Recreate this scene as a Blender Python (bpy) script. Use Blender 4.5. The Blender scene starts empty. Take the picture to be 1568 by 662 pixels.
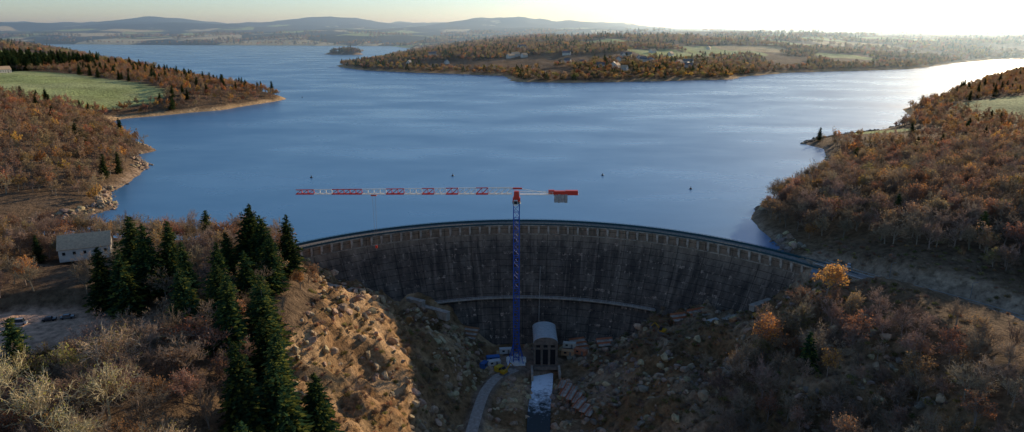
import bpy, math, random
import numpy as np
from mathutils import Vector, Matrix
random.seed(7); np.random.seed(7)
R=math.radians
scene=bpy.context.scene
scene.view_settings.view_transform='Standard'; scene.view_settings.look='None'; scene.view_settings.exposure=0

# ------------------------------------------------------------------ camera, sun, sky
cam=bpy.data.cameras.new("camera"); camo=bpy.data.objects.new("camera",cam); scene.collection.objects.link(camo)
cam.sensor_width=36; cam.lens=24.34; cam.clip_start=1; cam.clip_end=60000
camo.location=(0,0,102); camo.rotation_euler=(R(75),0,0); scene.camera=camo
SUN_AZ,SUN_EL=38.0,14.5
sv=Vector((math.sin(R(SUN_AZ))*math.cos(R(SUN_EL)),math.cos(R(SUN_AZ))*math.cos(R(SUN_EL)),math.sin(R(SUN_EL))))
sl=bpy.data.lights.new("sun",'SUN'); sl.energy=5.0; sl.angle=R(0.6); sl.color=(1.0,0.80,0.54)
so=bpy.data.objects.new("sun",sl); scene.collection.objects.link(so); so.rotation_euler=(-sv).to_track_quat('-Z','Y').to_euler(); so.location=(300,300,300)
w=bpy.data.worlds.new("World"); scene.world=w; w.use_nodes=True
nt=w.node_tree; bg=nt.nodes['Background']; sky=nt.nodes.new('ShaderNodeTexSky'); sky.sky_type='NISHITA'; sky.sun_disc=False
sky.sun_elevation=R(SUN_EL); sky.sun_rotation=R(SUN_AZ); sky.altitude=1200; sky.air_density=1.0; sky.dust_density=0.9; sky.ozone_density=3.5
nt.links.new(sky.outputs[0],bg.inputs[0]); bg.inputs[1].default_value=0.15

# ------------------------------------------------------------------ helpers
def sstep(a,b,x):
    t=np.clip((x-a)/(b-a),0,1); return t*t*(3-2*t)
def lerp(a,b,t): return a+(b-a)*t
def _h(ix,iy,s):
    h=(ix.astype(np.int64)*374761393+iy.astype(np.int64)*668265263+s*974634777)&0xffffffff
    h=((h^(h>>13))*1274126177)&0xffffffff
    h=(h^(h>>16))&0xffffffff
    return h/4294967295.0
def vnoise(x,y,s=0):
    fx=np.floor(x);fy=np.floor(y);tx=x-fx;ty=y-fy;tx=tx*tx*(3-2*tx);ty=ty*ty*(3-2*ty)
    a=_h(fx,fy,s);b=_h(fx+1,fy,s);c=_h(fx,fy+1,s);d=_h(fx+1,fy+1,s)
    return (a*(1-tx)+b*tx)*(1-ty)+(c*(1-tx)+d*tx)*ty
def fbm(x,y,sc,o=4,s=0):
    r=np.zeros_like(x,dtype=float);a=1.0;t=0;f=1.0/sc
    for i in range(o):
        r+=a*(vnoise(x*f+i*17.3,y*f-i*9.1,s+i)-0.5)*2;t+=a;a*=0.5;f*=2.03
    return r/t
def link(o): scene.collection.objects.link(o); return o
def new_empty(name,loc=(0,0,0),rz=0):
    e=bpy.data.objects.new(name,None); e.location=loc; e.rotation_euler=(0,0,rz); e.empty_display_size=1; return link(e)

def mat(name,col,rough=0.8,metal=0.0,noise=0.0,scale=1.0,bump=0.0,col2=None,spec=0.3,coord='Object',stretch=(1,1,1),objrand=0.0,transl=0.0,bscale=None):
    m=bpy.data.materials.new(name); m.use_nodes=True; n=m.node_tree.nodes; l=m.node_tree.links
    b=n['Principled BSDF']; b.inputs['Roughness'].default_value=rough; b.inputs['Metallic'].default_value=metal
    b.inputs['Specular IOR Level'].default_value=spec
    c4=(*col,1); c2=(*(col2 or tuple(c*0.55 for c in col)),1)
    if noise>0 or col2:
        tc=n.new('ShaderNodeTexCoord'); mp=n.new('ShaderNodeMapping'); mp.inputs['Scale'].default_value=stretch
        l.new(tc.outputs[coord],mp.inputs[0])
        nz=n.new('ShaderNodeTexNoise'); nz.inputs['Scale'].default_value=scale; nz.inputs['Detail'].default_value=4 if transl==0 else 1; nz.inputs['Roughness'].default_value=0.65
        l.new(mp.outputs[0],nz.inputs[0])
        rp=n.new('ShaderNodeValToRGB'); rp.color_ramp.elements[0].position=0.35; rp.color_ramp.elements[1].position=0.65
        rp.color_ramp.elements[0].color=c4; rp.color_ramp.elements[1].color=c2
        l.new(nz.outputs[0],rp.inputs[0]); out=rp.outputs[0]
        if bump>0:
            bp=n.new('ShaderNodeBump'); bp.inputs['Strength'].default_value=bump; bp.inputs['Distance'].default_value=0.3
            l.new(nz.outputs[0],bp.inputs['Height']); l.new(bp.outputs[0],b.inputs['Normal'])
    else:
        rgb=n.new('ShaderNodeRGB'); rgb.outputs[0].default_value=c4; out=rgb.outputs[0]
    if objrand>0:
        oi=n.new('ShaderNodeObjectInfo'); mr=n.new('ShaderNodeMapRange'); mr.inputs['To Min'].default_value=1-objrand; mr.inputs['To Max'].default_value=1+objrand
        l.new(oi.outputs['Random'],mr.inputs[0])
        hs=n.new('ShaderNodeHueSaturation'); l.new(out,hs.inputs['Color']); l.new(mr.outputs[0],hs.inputs['Value'])
        mr2=n.new('ShaderNodeMapRange'); mr2.inputs['To Min'].default_value=0.48; mr2.inputs['To Max'].default_value=0.53
        mm=n.new('ShaderNodeMath'); mm.operation='MULTIPLY'; mm.inputs[1].default_value=7.31; fr=n.new('ShaderNodeMath'); fr.operation='FRACT'
        l.new(oi.outputs['Random'],mm.inputs[0]); l.new(mm.outputs[0],fr.inputs[0]); l.new(fr.outputs[0],mr2.inputs[0]); l.new(mr2.outputs[0],hs.inputs['Hue'])
        out=hs.outputs[0]
    l.new(out,b.inputs['Base Color'])
    if transl>0:
        df=n.new('ShaderNodeBsdfDiffuse'); l.new(out,df.inputs[0])
        tr=n.new('ShaderNodeBsdfTranslucent'); mx=n.new('ShaderNodeMixShader'); mx.inputs[0].default_value=transl
        l.new(out,tr.inputs[0]); l.new(df.outputs[0],mx.inputs[1]); l.new(tr.outputs[0],mx.inputs[2])
        l.new(mx.outputs[0],n['Material Output'].inputs[0])
    return m

class MB:
    def __init__(s): s.v=[];s.f=[];s.m=[]
    def face(s,pts,m=0):
        i=len(s.v); s.v+= [tuple(p) for p in pts]; s.f.append(tuple(range(i,i+len(pts)))); s.m.append(m)
    def box(s,c,sz,m=0,rz=0,top=1.0):
        cx,cy,cz=c; hx,hy,hz=sz[0]/2,sz[1]/2,sz[2]/2; co,si=math.cos(rz),math.sin(rz); i=len(s.v)
        for z in(-1,1):
            k=1 if z<0 else top
            for x,y in((-1,-1),(1,-1),(1,1),(-1,1)):
                X=x*hx*k;Y=y*hy*k; s.v.append((cx+X*co-Y*si,cy+X*si+Y*co,cz+z*hz))
        for f in((3,2,1,0),(4,5,6,7),(0,1,5,4),(1,2,6,5),(2,3,7,6),(3,0,4,7)):
            s.f.append(tuple(i+a for a in f)); s.m.append(m)
    def tube(s,p0,p1,r0,r1,n=4,m=0):
        p0=Vector(p0);p1=Vector(p1);d=p1-p0
        if d.length<1e-6:return
        d.normalize(); a=d.cross(Vector((0,0,1)) if abs(d.z)<0.9 else Vector((1,0,0))).normalized(); b=d.cross(a)
        i=len(s.v)
        for p,r in((p0,r0),(p1,r1)):
            for k in range(n):
                t=2*math.pi*(k+.5)/n; s.v.append(tuple(p+a*(r*math.cos(t))+b*(r*math.sin(t))))
        for k in range(n):
            k2=(k+1)%n; s.f.append((i+k,i+k2,i+n+k2,i+n+k)); s.m.append(m)
        if n>3:
            s.f.append(tuple(i+n+k for k in range(n))); s.m.append(m); s.f.append(tuple(i+k for k in reversed(range(n)))); s.m.append(m)
    def beam(s,p0,p1,wd,m=0): s.tube(p0,p1,wd*.7,wd*.7,4,m)
    def mesh(s,name,mats,smooth=False):
        me=bpy.data.meshes.new(name); me.from_pydata(s.v,[],s.f)
        for x in mats: me.materials.append(x)
        me.polygons.foreach_set('material_index',s.m)
        if smooth: me.polygons.foreach_set('use_smooth',[True]*len(s.f))
        me.update(); return me
    def obj(s,name,mats,parent=None,smooth=False):
        o=link(bpy.data.objects.new(name,s.mesh(name,mats,smooth)))
        if parent: o.parent=parent
        return o

# ------------------------------------------------------------------ terrain definition
CX,CY,RD=5.3,204.6,153.0
def P(r,th,z): return (CX+r*math.sin(th),CY+r*math.cos(th),z)
arc=[P(153,R(a),0)[:2] for a in range(-44,54,4)]
lake=arc[::-1]+[(-104,320),(-125,330),(-180,331),(-238,336),(-262,350),(-244,375),(-236,400),(-262,440),(-264,460),(-272,498),(-285,531),(-321,580),(-312,600),(-317,610),(-350,640),(-397,706),(-461,783),(-467,828),(-431,873),(-387,930),(-361,1006),(-349,1075),(-372,1112),(-460,1220),(-653,1460),(-1063,1972),(-1890,3050),(-2750,4150),(-3570,5100),(-9000,5600),
 (-9000,5800),(-3400,5500),(-2800,5250),(-1670,5015),(-810,4800),(-456,3750),(-477,2670),(-445,2310),(-520,2110),(-510,2060),(-420,1900),(-235,1760),(-21,1640),(-10,1560),(8,1445),(114,1420),(293,1459),(474,1520),(516,1600),(678,1760),(877,1840),(1103,1940),(1305,2159),(1531,2390),(1802,2610),(2900,2900),
 (2900,2550),(1900,2250),(1355,1870),(970,1459),(672,1098),(530,940),(489,845),(418,757),(364,718),(297,672),(273,645),(276,612),(258,559),(222,493),(192,450),(146,402),(134,375),(131,355),(131,326),(130,309)]
lake=np.array(lake)
island=np.array([(-735+85*math.cos(a)*(1+.15*math.sin(3*a)),3150+60*math.sin(a)) for a in np.linspace(0,2*math.pi,14)[:-1]])
def poly_sd(x,y,poly):
    d2=np.full(x.shape,1e18); ins=np.zeros(x.shape,bool); n=len(poly)
    for i in range(n):
        ax,ay=poly[i];bx,by=poly[(i+1)%n];ex,ey=bx-ax,by-ay
        t=np.clip(((x-ax)*ex+(y-ay)*ey)/(ex*ex+ey*ey+1e-9),0,1)
        dx=x-ax-t*ex;dy=y-ay-t*ey; d2=np.minimum(d2,dx*dx+dy*dy)
        c=((ay>y)!=(by>y)); xi=ax+(y-ay)/(ey if abs(ey)>1e-9 else 1e-9)*ex
        ins^=(c&(x<xi))
    d=np.sqrt(d2); return np.where(ins,-d,d)
def line_d(x,y,pts):
    best=np.full(x.shape,1e18); zz=np.zeros(x.shape)
    for i in range(len(pts)-1):
        ax,ay,az=pts[i];bx,by,bz=pts[i+1];ex,ey=bx-ax,by-ay
        t=np.clip(((x-ax)*ex+(y-ay)*ey)/(ex*ex+ey*ey),0,1)
        d=np.hypot(x-ax-t*ex,y-ay-t*ey); k=d<best; best=np.where(k,d,best); zz=np.where(k,az+t*(bz-az),zz)
    return best,zz
road_pts=[(136,290,3),(143,276,3),(150,265,3.2),(159,254,3.5),(167,241,4),(175,227,4.4),(180,212,4.8),(184,190,5),(186,150,5)]
track_pts=[(2,291,-49.2),(-7,284,-49.2),(-12,270,-49),(-14,255,-48.8),(-15.5,240,-48.6),(-17,225,-48.4),(-20,190,-48)]
river_pts=[(14.5,294,-52),(13.5,280,-52),(11.5,262,-52),(10.5,243,-52.2),(9.5,215,-52.4),(6,170,-52.6)]
CP=(-156,212)  # car park
def shore(x,y):
    xx=x+fbm(x,y,40,3,5)*np.clip(y/120,1,25)*1.0; yy=y+fbm(x,y,40,3,9)*np.clip(y/120,1,25)*0.8
    nearcrest=np.hypot(x-CX,y-CY)
    k=sstep(165,200,nearcrest); xx=lerp(x,xx,k);yy=lerp(y,yy,k)
    d=poly_sd(xx,yy,lake); d2=poly_sd(xx,yy,island)
    return np.where(d2<60, np.maximum(d,-d2), d)
def height(x,y,d=None):
    if d is None: d=shore(x,y)
    dl=np.maximum(d,0)
    A=np.full(x.shape,9.0);L=np.full(x.shape,22.0)
    def ap(w,a,l):
        nonlocal A,L
        A=lerp(A,a,w);L=lerp(L,l,w)
    ap(sstep(400,520,y)*(x<0),36,90)
    ap(sstep(1150,1500,y)*(x<-300),58,170)
    wr=sstep(135,190,x)*sstep(230,300,y); ap(wr,25,60)
    wr=(x>0)*sstep(470,560,y); ap(wr,13,120)
    wr=(x>0)*sstep(740,900,y); ap(wr,25,110)
    mid=sstep(1300,1420,y-np.clip((x-516)*.55,0,2500))*(x>-560)
    ap(mid,82,520)
    ap(sstep(4300,4900,y),60,700)
    isl=(np.hypot(x+735,y-3150)<140); A=np.where(isl,22,A);L=np.where(isl,40,L)
    nz=fbm(x,y,420,4,21); nz2=fbm(x,y,60,4,33)
    z=A*(1-np.exp(-dl/L))*(1+nz*0.42*sstep(30,400,dl))+nz2*np.clip(dl/25,0,1)*np.clip(A/14,0.4,3.0)+np.minimum(dl,6)*0.18
    br=x/np.maximum(y,1)
    lw=1-sstep(0.02,0.32,br)
    far=sstep(6200,10500,y+fbm(x,y,2500,3,3)*1400)
    z+=far*((85*lw+6)+(145*lw+18)*fbm(x,y,1300,5,41)+15)
    z+=sstep(4800,6200,y)*(20+30*fbm(x,y,900,4,55))
    bed=-np.clip(-d*0.22,0,22)-0.3
    z=np.where(d>0,z,bed)
    r=np.hypot(x-CX,y-CY); dom=(r<154)|(y<CY)
    k=sstep(245,312,y); xw=x+fbm(x,y,26,3,71)*5
    dl_=lerp(-21,-11,k)-xw; sL=lerp(0.95,0.56,k)
    zl=-51+sL*np.maximum(dl_,0)
    dr=np.maximum(xw-27,0); zr=-51+lerp(0.48*dr+0.0004*dr*dr,0.2*dr+0.0022*dr*dr,k)
    g=np.where(dl_>0,zl,zr)
    onsl=np.clip((g+50)/12,0,1)
    rid=1-np.abs(fbm(x,y,9,4,81))*2; rid2=1-np.abs(fbm(x*1.0,y*.6,28,4,87))*2
    g=g+onsl*((rid-.5)*4.6+(rid2-.5)*8.5)*(1-sstep(-3,6,g))*(0.35+0.65*sstep(0,10,150-r)) 
    g=g+fbm(x,y,6,3,83)*0.8
    z=np.where(dom,np.minimum(z,g),z)
    dd,zz=line_d(x,y,road_pts); z=lerp(zz-0.15,z,sstep(4.5,11,dd)*1.0)
    dd,zz=line_d(x,y,track_pts); z=lerp(zz-0.15,z,sstep(2.5,6,dd))
    dd,zz=line_d(x,y,river_pts); z=np.where(dd<9,lerp(zz-1.5,z,sstep(3.2,7.0,dd+fbm(x,y,5,2,3)*.8)),z)
    e=np.hypot((x-CP[0])/40,(y-CP[1])/22); z=lerp(5.0+x*0,z,sstep(0.95,1.4,e))
    e=np.hypot((x+186)/16,(y-285)/12); z=lerp(7.0+x*0,z,sstep(0.9,1.5,e))
    e=np.hypot((x-6)/15,(y-301)/10); z=lerp(-50.0+x*0,z,sstep(0.9,1.4,e))
    return z
fields=[ (-650,965,200,84,-.5,1),(-830,1070,170,95,-.4,1),
 (640,860,95,60,.5,1),(590,800,60,35,.4,1),(365,700,45,14,0.1,1),
 (430,1960,110,120,.3,1),(620,2150,120,130,.2,1),(760,2250,110,100,0,2),(300,2300,120,100,.4,1),(1050,2500,150,120,.2,1),
 (1350,2800,180,120,.1,2),(880,2700,170,130,.1,1),(1200,3100,220,150,0,1),(90,2650,150,110,0,1),(-160,2900,130,100,0,1),(520,2950,200,120,0,2),
 (1700,3300,250,160,0,1),(700,3500,250,150,0,1),(200,3500,230,160,0,2),(1300,3800,300,180,0,1),(1000,2130,80,60,0,1),(-1300,1900,180,120,0,1),(2100,3500,250,200,0,1)]
def field_mask(x,y):
    k=np.zeros(x.shape)
    for cx,cy,rx,ry,ro,kd in fields:
        c,s=math.cos(ro),math.sin(ro); u=((x-cx)*c+(y-cy)*s)/rx; v=(-(x-cx)*s+(y-cy)*c)/ry
        e=(np.abs(u)**4+np.abs(v)**4)**.25; ins=e<1; k=np.where(ins,kd,k)
    return k
# ------------------------------------------------------------------ terrain sheet
b=0.0165;a=122.0
xi=np.arange(-325,326); X1=a*np.sinh(b*xi)
yj=np.arange(-112,332); Y1=262+a*np.sinh(b*yj)
GX,GY=np.meshgrid(X1,Y1); D=shore(GX,GY); GZ=height(GX,GY,D)
ny,nx=GX.shape
co=np.stack([GX,GY,GZ],-1).reshape(-1,3)
idx=np.arange(ny*nx).reshape(ny,nx)
q=np.stack([idx[:-1,:-1],idx[:-1,1:],idx[1:,1:],idx[1:,:-1]],-1).reshape(-1,4)
me=bpy.data.meshes.new("terrain"); me.vertices.add(len(co)); me.vertices.foreach_set('co',co.ravel())
me.loops.add(q.size); me.loops.foreach_set('vertex_index',q.ravel().astype(np.int32))
me.polygons.add(len(q)); me.polygons.foreach_set('loop_start',np.arange(0,q.size,4,dtype=np.int32)); me.polygons.foreach_set('use_smooth',np.ones(len(q),bool))
me.update(calc_edges=True)
def cover(x,y,z,d):
    c=np.zeros(x.shape+(3,)); c[:]=(0.15,0.098,0.058)
    def mixc(w,col):
        nonlocal c
        w=np.clip(w,0,1)[...,None]; c=c*(1-w)+np.array(col)*w
    n=fbm(x,y,45,4,91)
    mixc(sstep(-.1,.5,n)*.5,(0.25,0.15,0.075))
    k=field_mask(x,y); mixc((k==1)*1.0,(0.34,0.38,0.14)); mixc((k==2)*1.0,(0.47,0.36,0.19))
    mixc((k==1)*sstep(-.2,.4,fbm(x,y,70,4,14))*.5,(0.46,0.46,0.24))
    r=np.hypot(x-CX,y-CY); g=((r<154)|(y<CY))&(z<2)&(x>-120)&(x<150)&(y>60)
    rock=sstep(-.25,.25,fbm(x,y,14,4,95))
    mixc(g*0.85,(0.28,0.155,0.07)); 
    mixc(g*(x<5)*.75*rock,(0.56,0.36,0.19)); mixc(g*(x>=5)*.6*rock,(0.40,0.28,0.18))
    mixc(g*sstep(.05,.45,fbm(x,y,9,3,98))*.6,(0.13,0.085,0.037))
    e=np.hypot((x-6)/16,(y-300)/11); mixc((1-sstep(.8,1.3,e))*1.0,(0.34,0.23,0.16))
    sw=np.where(y>1300,np.clip(y/75,8,40),np.where(y>700,9.0,5.0))+fbm(x,y,30,2,4)*4
    sh=(d>-20)*(1-sstep(sw*.5,sw,d))*(z<6)*(y>318)
    mixc(sh*(y>700),(0.48,0.32,0.17)); mixc(sh*(y<=700),(0.32,0.22,0.145))
    dd,_=line_d(x,y,road_pts); mixc(1-sstep(6,13,dd+fbm(x,y,8,3,5)*4),(0.42,0.29,0.19))
    dd,_=line_d(x,y,track_pts); mixc(1-sstep(3,5,dd),(0.28,0.2,0.14))
    e=np.hypot((x-CP[0])/40,(y-CP[1])/22); mixc(1-sstep(.85,1.1,e+fbm(x,y,10,2,6)*.08),(0.62,0.38,0.25))
    dd,_=line_d(x,y,[(-190,222,0),(-230,240,0),(-330,250,0)]); mixc(1-sstep(3,5,dd),(0.45,0.3,0.2))
    return c
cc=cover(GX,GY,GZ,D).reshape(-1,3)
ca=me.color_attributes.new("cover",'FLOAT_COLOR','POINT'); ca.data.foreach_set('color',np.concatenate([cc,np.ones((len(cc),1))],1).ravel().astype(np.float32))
far=np.clip(sstep(3900,4600,GY)+ (np.abs(GX)>2600)*(GY>2500),0,1).ravel().astype(np.float32)
fa=me.attributes.new("farland",'FLOAT','POINT'); fa.data.foreach_set('value',far)
ter=link(bpy.data.objects.new("terrain",me))
m=bpy.data.materials.new("terrain_ground"); m.use_nodes=True; n=m.node_tree.nodes; l=m.node_tree.links; bs=n['Principled BSDF']
bs.inputs['Roughness'].default_value=0.95; bs.inputs['Specular IOR Level'].default_value=0.1
at=n.new('ShaderNodeAttribute'); at.attribute_name='cover'; ge=n.new('ShaderNodeNewGeometry')
def NZ(sc,det=6,ro=.6):
    t=n.new('ShaderNodeTexNoise'); t.inputs['Scale'].default_value=sc; t.inputs['Detail'].default_value=det; t.inputs['Roughness'].default_value=ro; l.new(ge.outputs['Position'],t.inputs[0]); return t
n1=NZ(0.35,6,.7); n2=NZ(0.03,4)
mr=n.new('ShaderNodeMapRange'); mr.inputs['From Min'].default_value=.3; mr.inputs['From Max'].default_value=.7; mr.inputs['To Min'].default_value=.4; mr.inputs['To Max'].default_value=1.6; l.new(n1.outputs[0],mr.inputs[0])
mr2=n.new('ShaderNodeMapRange'); mr2.inputs['From Min'].default_value=.3; mr2.inputs['From Max'].default_value=.7; mr2.inputs['To Min'].default_value=.75; mr2.inputs['To Max'].default_value=1.25; l.new(n2.outputs[0],mr2.inputs[0])
mu=n.new('ShaderNodeMath'); mu.operation='MULTIPLY'; l.new(mr.outputs[0],mu.inputs[0]); l.new(mr2.outputs[0],mu.inputs[1])
vm=n.new('ShaderNodeVectorMath'); vm.operation='SCALE'; l.new(at.outputs['Color'],vm.inputs[0]); l.new(mu.outputs[0],vm.inputs['Scale'])
sx=n.new('ShaderNodeVectorMath'); sx.operation='MULTIPLY'; sx.inputs[1].default_value=(1/420,1/650,0); l.new(ge.outputs['Position'],sx.inputs[0])
vo=n.new('ShaderNodeTexVoronoi'); vo.inputs['Scale'].default_value=1.0; l.new(sx.outputs[0],vo.inputs['Vector'])
sepc=n.new('ShaderNodeSeparateColor'); l.new(vo.outputs['Color'],sepc.inputs[0])
rp=n.new('ShaderNodeValToRGB'); rp.color_ramp.interpolation='CONSTANT'; els=rp.color_ramp.elements
els[0].position=0; els[0].color=(0.05,0.052,0.03,1); els[1].position=.38; els[1].color=(.34,.40,.15,1)
for p_,c_ in((.52,(.07,.055,.03,1)),(.60,(.56,.48,.28,1)),(.78,(.36,.42,.17,1)),(.92,(.05,.05,.03,1))):
    e=els.new(p_); e.color=c_
l.new(sepc.outputs[0],rp.inputs[0])
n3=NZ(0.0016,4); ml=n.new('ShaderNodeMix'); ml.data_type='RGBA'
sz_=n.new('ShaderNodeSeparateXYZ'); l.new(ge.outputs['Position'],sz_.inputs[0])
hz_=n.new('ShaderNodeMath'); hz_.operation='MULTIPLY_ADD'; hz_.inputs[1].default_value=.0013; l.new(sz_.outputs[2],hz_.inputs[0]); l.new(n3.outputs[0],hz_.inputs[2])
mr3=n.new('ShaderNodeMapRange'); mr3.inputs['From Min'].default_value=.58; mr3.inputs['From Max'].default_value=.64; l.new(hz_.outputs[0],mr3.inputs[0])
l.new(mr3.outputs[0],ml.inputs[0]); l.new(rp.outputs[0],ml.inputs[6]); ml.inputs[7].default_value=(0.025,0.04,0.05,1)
fa_=n.new('ShaderNodeAttribute'); fa_.attribute_name='farland'
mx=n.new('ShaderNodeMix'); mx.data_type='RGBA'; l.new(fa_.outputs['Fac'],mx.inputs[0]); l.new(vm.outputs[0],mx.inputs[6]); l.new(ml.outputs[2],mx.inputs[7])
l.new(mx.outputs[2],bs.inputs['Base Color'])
bp=n.new('ShaderNodeBump'); bp.inputs['Strength'].default_value=1; bp.inputs['Distance'].default_value=2.0; l.new(n1.outputs[0],bp.inputs['Height']); l.new(bp.outputs[0],bs.inputs['Normal'])
me.materials.append(m)

# ------------------------------------------------------------------ lake water
mb=MB(); ths=[R(t) for t in np.linspace(-67,63,66)]; rs=[153.5,400,1000,3000,9000,22000]
for i in range(len(ths)-1):
    for j in range(len(rs)-1):
        mb.face([P(rs[j],ths[i],0),P(rs[j],ths[i+1],0),P(rs[j+1],ths[i+1],0),P(rs[j+1],ths[i],0)][::-1])
m=bpy.data.materials.new("lake_water"); m.use_nodes=True; n=m.node_tree.nodes; l=m.node_tree.links; bs=n['Principled BSDF']
bs.inputs['Base Color'].default_value=(0.06,0.18,0.33,1); bs.inputs['IOR'].default_value=1.33; bs.inputs['Specular IOR Level'].default_value=.5
ge=n.new('ShaderNodeNewGeometry')
n1=NZ(0.45,3,.6); n2=NZ(0.006,5,.6)
mp=n.new('ShaderNodeMapping'); mp.inputs['Scale'].default_value=(1,1.9,1); mp.inputs['Rotation'].default_value=(0,0,.5); l.new(ge.outputs['Position'],mp.inputs[0]); l.new(mp.outputs[0],n2.inputs[0])
mr=n.new('ShaderNodeMapRange'); mr.inputs['From Min'].default_value=.35; mr.inputs['From Max'].default_value=.65; mr.inputs['To Min'].default_value=.24; mr.inputs['To Max'].default_value=.37; l.new(n2.outputs[0],mr.inputs[0]); l.new(mr.outputs[0],bs.inputs['Roughness'])
bp=n.new('ShaderNodeBump'); bp.inputs['Strength'].default_value=.35; bp.inputs['Distance'].default_value=.12; l.new(n1.outputs[0],bp.inputs['Height']); l.new(bp.outputs[0],bs.inputs['Normal'])
mb.obj("lake_water",[m])

def strip(pts,wd,dz=0):
    L=[];Rr=[]; fine=[]
    for i in range(len(pts)-1):
        for t in np.linspace(0,1,6)[:-1]: fine.append([pts[i][k]+(pts[i+1][k]-pts[i][k])*t for k in range(3)])
    fine.append(list(pts[-1]))
    fa=np.array(fine); sm=fa.copy()
    for _ in range(3): sm[1:-1]=(sm[:-2]+sm[1:-1]*2+sm[2:])/4
    for i,p in enumerate(sm):
        d=sm[min(i+1,len(sm)-1)]-sm[max(i-1,0)]; d=d/np.hypot(d[0],d[1]); nn=(-d[1],d[0])
        L.append((p[0]+nn[0]*wd/2,p[1]+nn[1]*wd/2,p[2]+dz)); Rr.append((p[0]-nn[0]*wd/2,p[1]-nn[1]*wd/2,p[2]+dz))
    return L,Rr
def strip_obj(name,pts,wd,mt,dz=0,off=0):
    L,Rr=strip(pts,wd,dz); mbx=MB()
    for i in range(len(L)-1): mbx.face([L[i],Rr[i],Rr[i+1],L[i+1]][::-1])
    o=mbx.obj(name,[mt]); return o
m=bpy.data.materials.new("river_water"); m.use_nodes=True; n=m.node_tree.nodes; l=m.node_tree.links; bs=n['Principled BSDF']
ge=n.new('ShaderNodeNewGeometry'); n1=NZ(0.45,8,.7); sp=n.new('ShaderNodeSeparateXYZ'); l.new(ge.outputs['Position'],sp.inputs[0])
mr=n.new('ShaderNodeMapRange'); mr.inputs['From Min'].default_value=250; mr.inputs['From Max'].default_value=284; mr.inputs['To Min'].default_value=-.2; mr.inputs['To Max'].default_value=.28; l.new(sp.outputs[1],mr.inputs[0])
ad=n.new('ShaderNodeMath'); l.new(mr.outputs[0],ad.inputs[0]); l.new(n1.outputs[0],ad.inputs[1])
rp=n.new('ShaderNodeValToRGB'); rp.color_ramp.elements[0].position=.42; rp.color_ramp.elements[0].color=(.02,.03,.032,1); rp.color_ramp.elements[1].position=.70; rp.color_ramp.elements[1].color=(.88,.92,.95,1)
l.new(ad.outputs[0],rp.inputs[0]); l.new(rp.outputs[0],bs.inputs['Base Color']); bs.inputs['Roughness'].default_value=.5; bs.inputs['Specular IOR Level'].default_value=.3
strip_obj("river_water",river_pts,9.5,m)

# ------------------------------------------------------------------ roads
asph=mat("asphalt",(0.20,0.17,0.145),.9,noise=1,scale=.8,col2=(0.25,0.215,0.185))
paint=mat("road_paint",(0.75,0.75,0.72),.7)
gravel=mat("gravel_track",(0.42,0.35,0.29),.95,noise=1,scale=.9,col2=(0.26,0.21,0.17),bump=.4)
conc=mat("pale_concrete",(0.50,0.41,0.32),.85,noise=1,scale=.5,col2=(0.28,0.225,0.175),bump=.2)
concd=mat("stained_concrete",(0.46,0.37,0.28),.85,noise=1,scale=.35,col2=(0.15,0.12,0.09),bump=.2)
e=new_empty("access_road")
o=strip_obj("roadway",road_pts,6.4,asph,0.0); o.parent=e
L1,R1=strip(road_pts,6.7,0.0)
mbk=MB()
for side in(L1,R1):
    for i in range(len(side)-1): mbk.beam((side[i][0],side[i][1],side[i][2]+.02),(side[i+1][0],side[i+1][1],side[i+1][2]+.02),.2)
o=mbk.obj("kerbs",[conc]); o.parent=e
L2,R2=strip(road_pts,5.9,0.005); mbk=MB()
for side,s2 in((L2,strip(road_pts,5.6,0.005)[0]),(R2,strip(road_pts,5.6,0.005)[1])):
    for i in range(len(side)-1): mbk.face([side[i],s2[i],s2[i+1],side[i+1]])
o=mbk.obj("edge_markings",[paint]); o.parent=e
mbk=MB(); G1,G2=strip(road_pts,8.4,0.0); steel=mat("guard_rail_steel",(.45,.44,.42),.5,.4)
for i in range(len(G2)-1):
    for side in(G1,G2):
        a_,b_=side[i],side[i+1]; mbk.beam((a_[0],a_[1],a_[2]-.4),(a_[0],a_[1],a_[2]+.8),.10); mbk.beam((a_[0],a_[1],a_[2]+.7),(b_[0],b_[1],b_[2]+.7),.16)
o=mbk.obj("guard_rails",[steel]); o.parent=e
strip_obj("construction_track",track_pts,4.6,gravel)

# ------------------------------------------------------------------ dam
dam=new_empty("arch_dam")
m=bpy.data.materials.new("weathered_dam_concrete"); m.use_nodes=True; n=m.node_tree.nodes; l=m.node_tree.links; bs=n['Principled BSDF']
bs.inputs['Roughness'].default_value=.9; bs.inputs['Specular IOR Level'].default_value=.2
uv=n.new('ShaderNodeUVMap'); uv.uv_map='UVMap'
def NZu(sx,sy,det=6,ro=.6,ox=0):
    mp=n.new('ShaderNodeMapping'); mp.inputs['Scale'].default_value=(sx,sy,1); mp.inputs['Location'].default_value=(ox,ox*.7,0); l.new(uv.outputs[0],mp.inputs[0])
    t=n.new('ShaderNodeTexNoise'); t.inputs['Scale'].default_value=1; t.inputs['Detail'].default_value=det; t.inputs['Roughness'].default_value=ro; l.new(mp.outputs[0],t.inputs[0]); return t
def ramp(src,p0,p1,c0,c1):
    r_=n.new('ShaderNodeValToRGB'); r_.color_ramp.elements[0].position=p0; r_.color_ramp.elements[1].position=p1; r_.color_ramp.elements[0].color=c0; r_.color_ramp.elements[1].color=c1; l.new(src,r_.inputs[0]); return r_.outputs[0]
def mixc(f,a_,b_,mode='MIX'):
    x=n.new('ShaderNodeMix'); x.data_type='RGBA'; x.blend_type=mode
    for s_,v_ in((x.inputs[0],f),(x.inputs[6],a_),(x.inputs[7],b_)):
        if hasattr(v_,'is_linked') or hasattr(v_,'links'): l.new(v_,s_)
        else: s_.default_value=v_
    return x.outputs[2]
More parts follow.
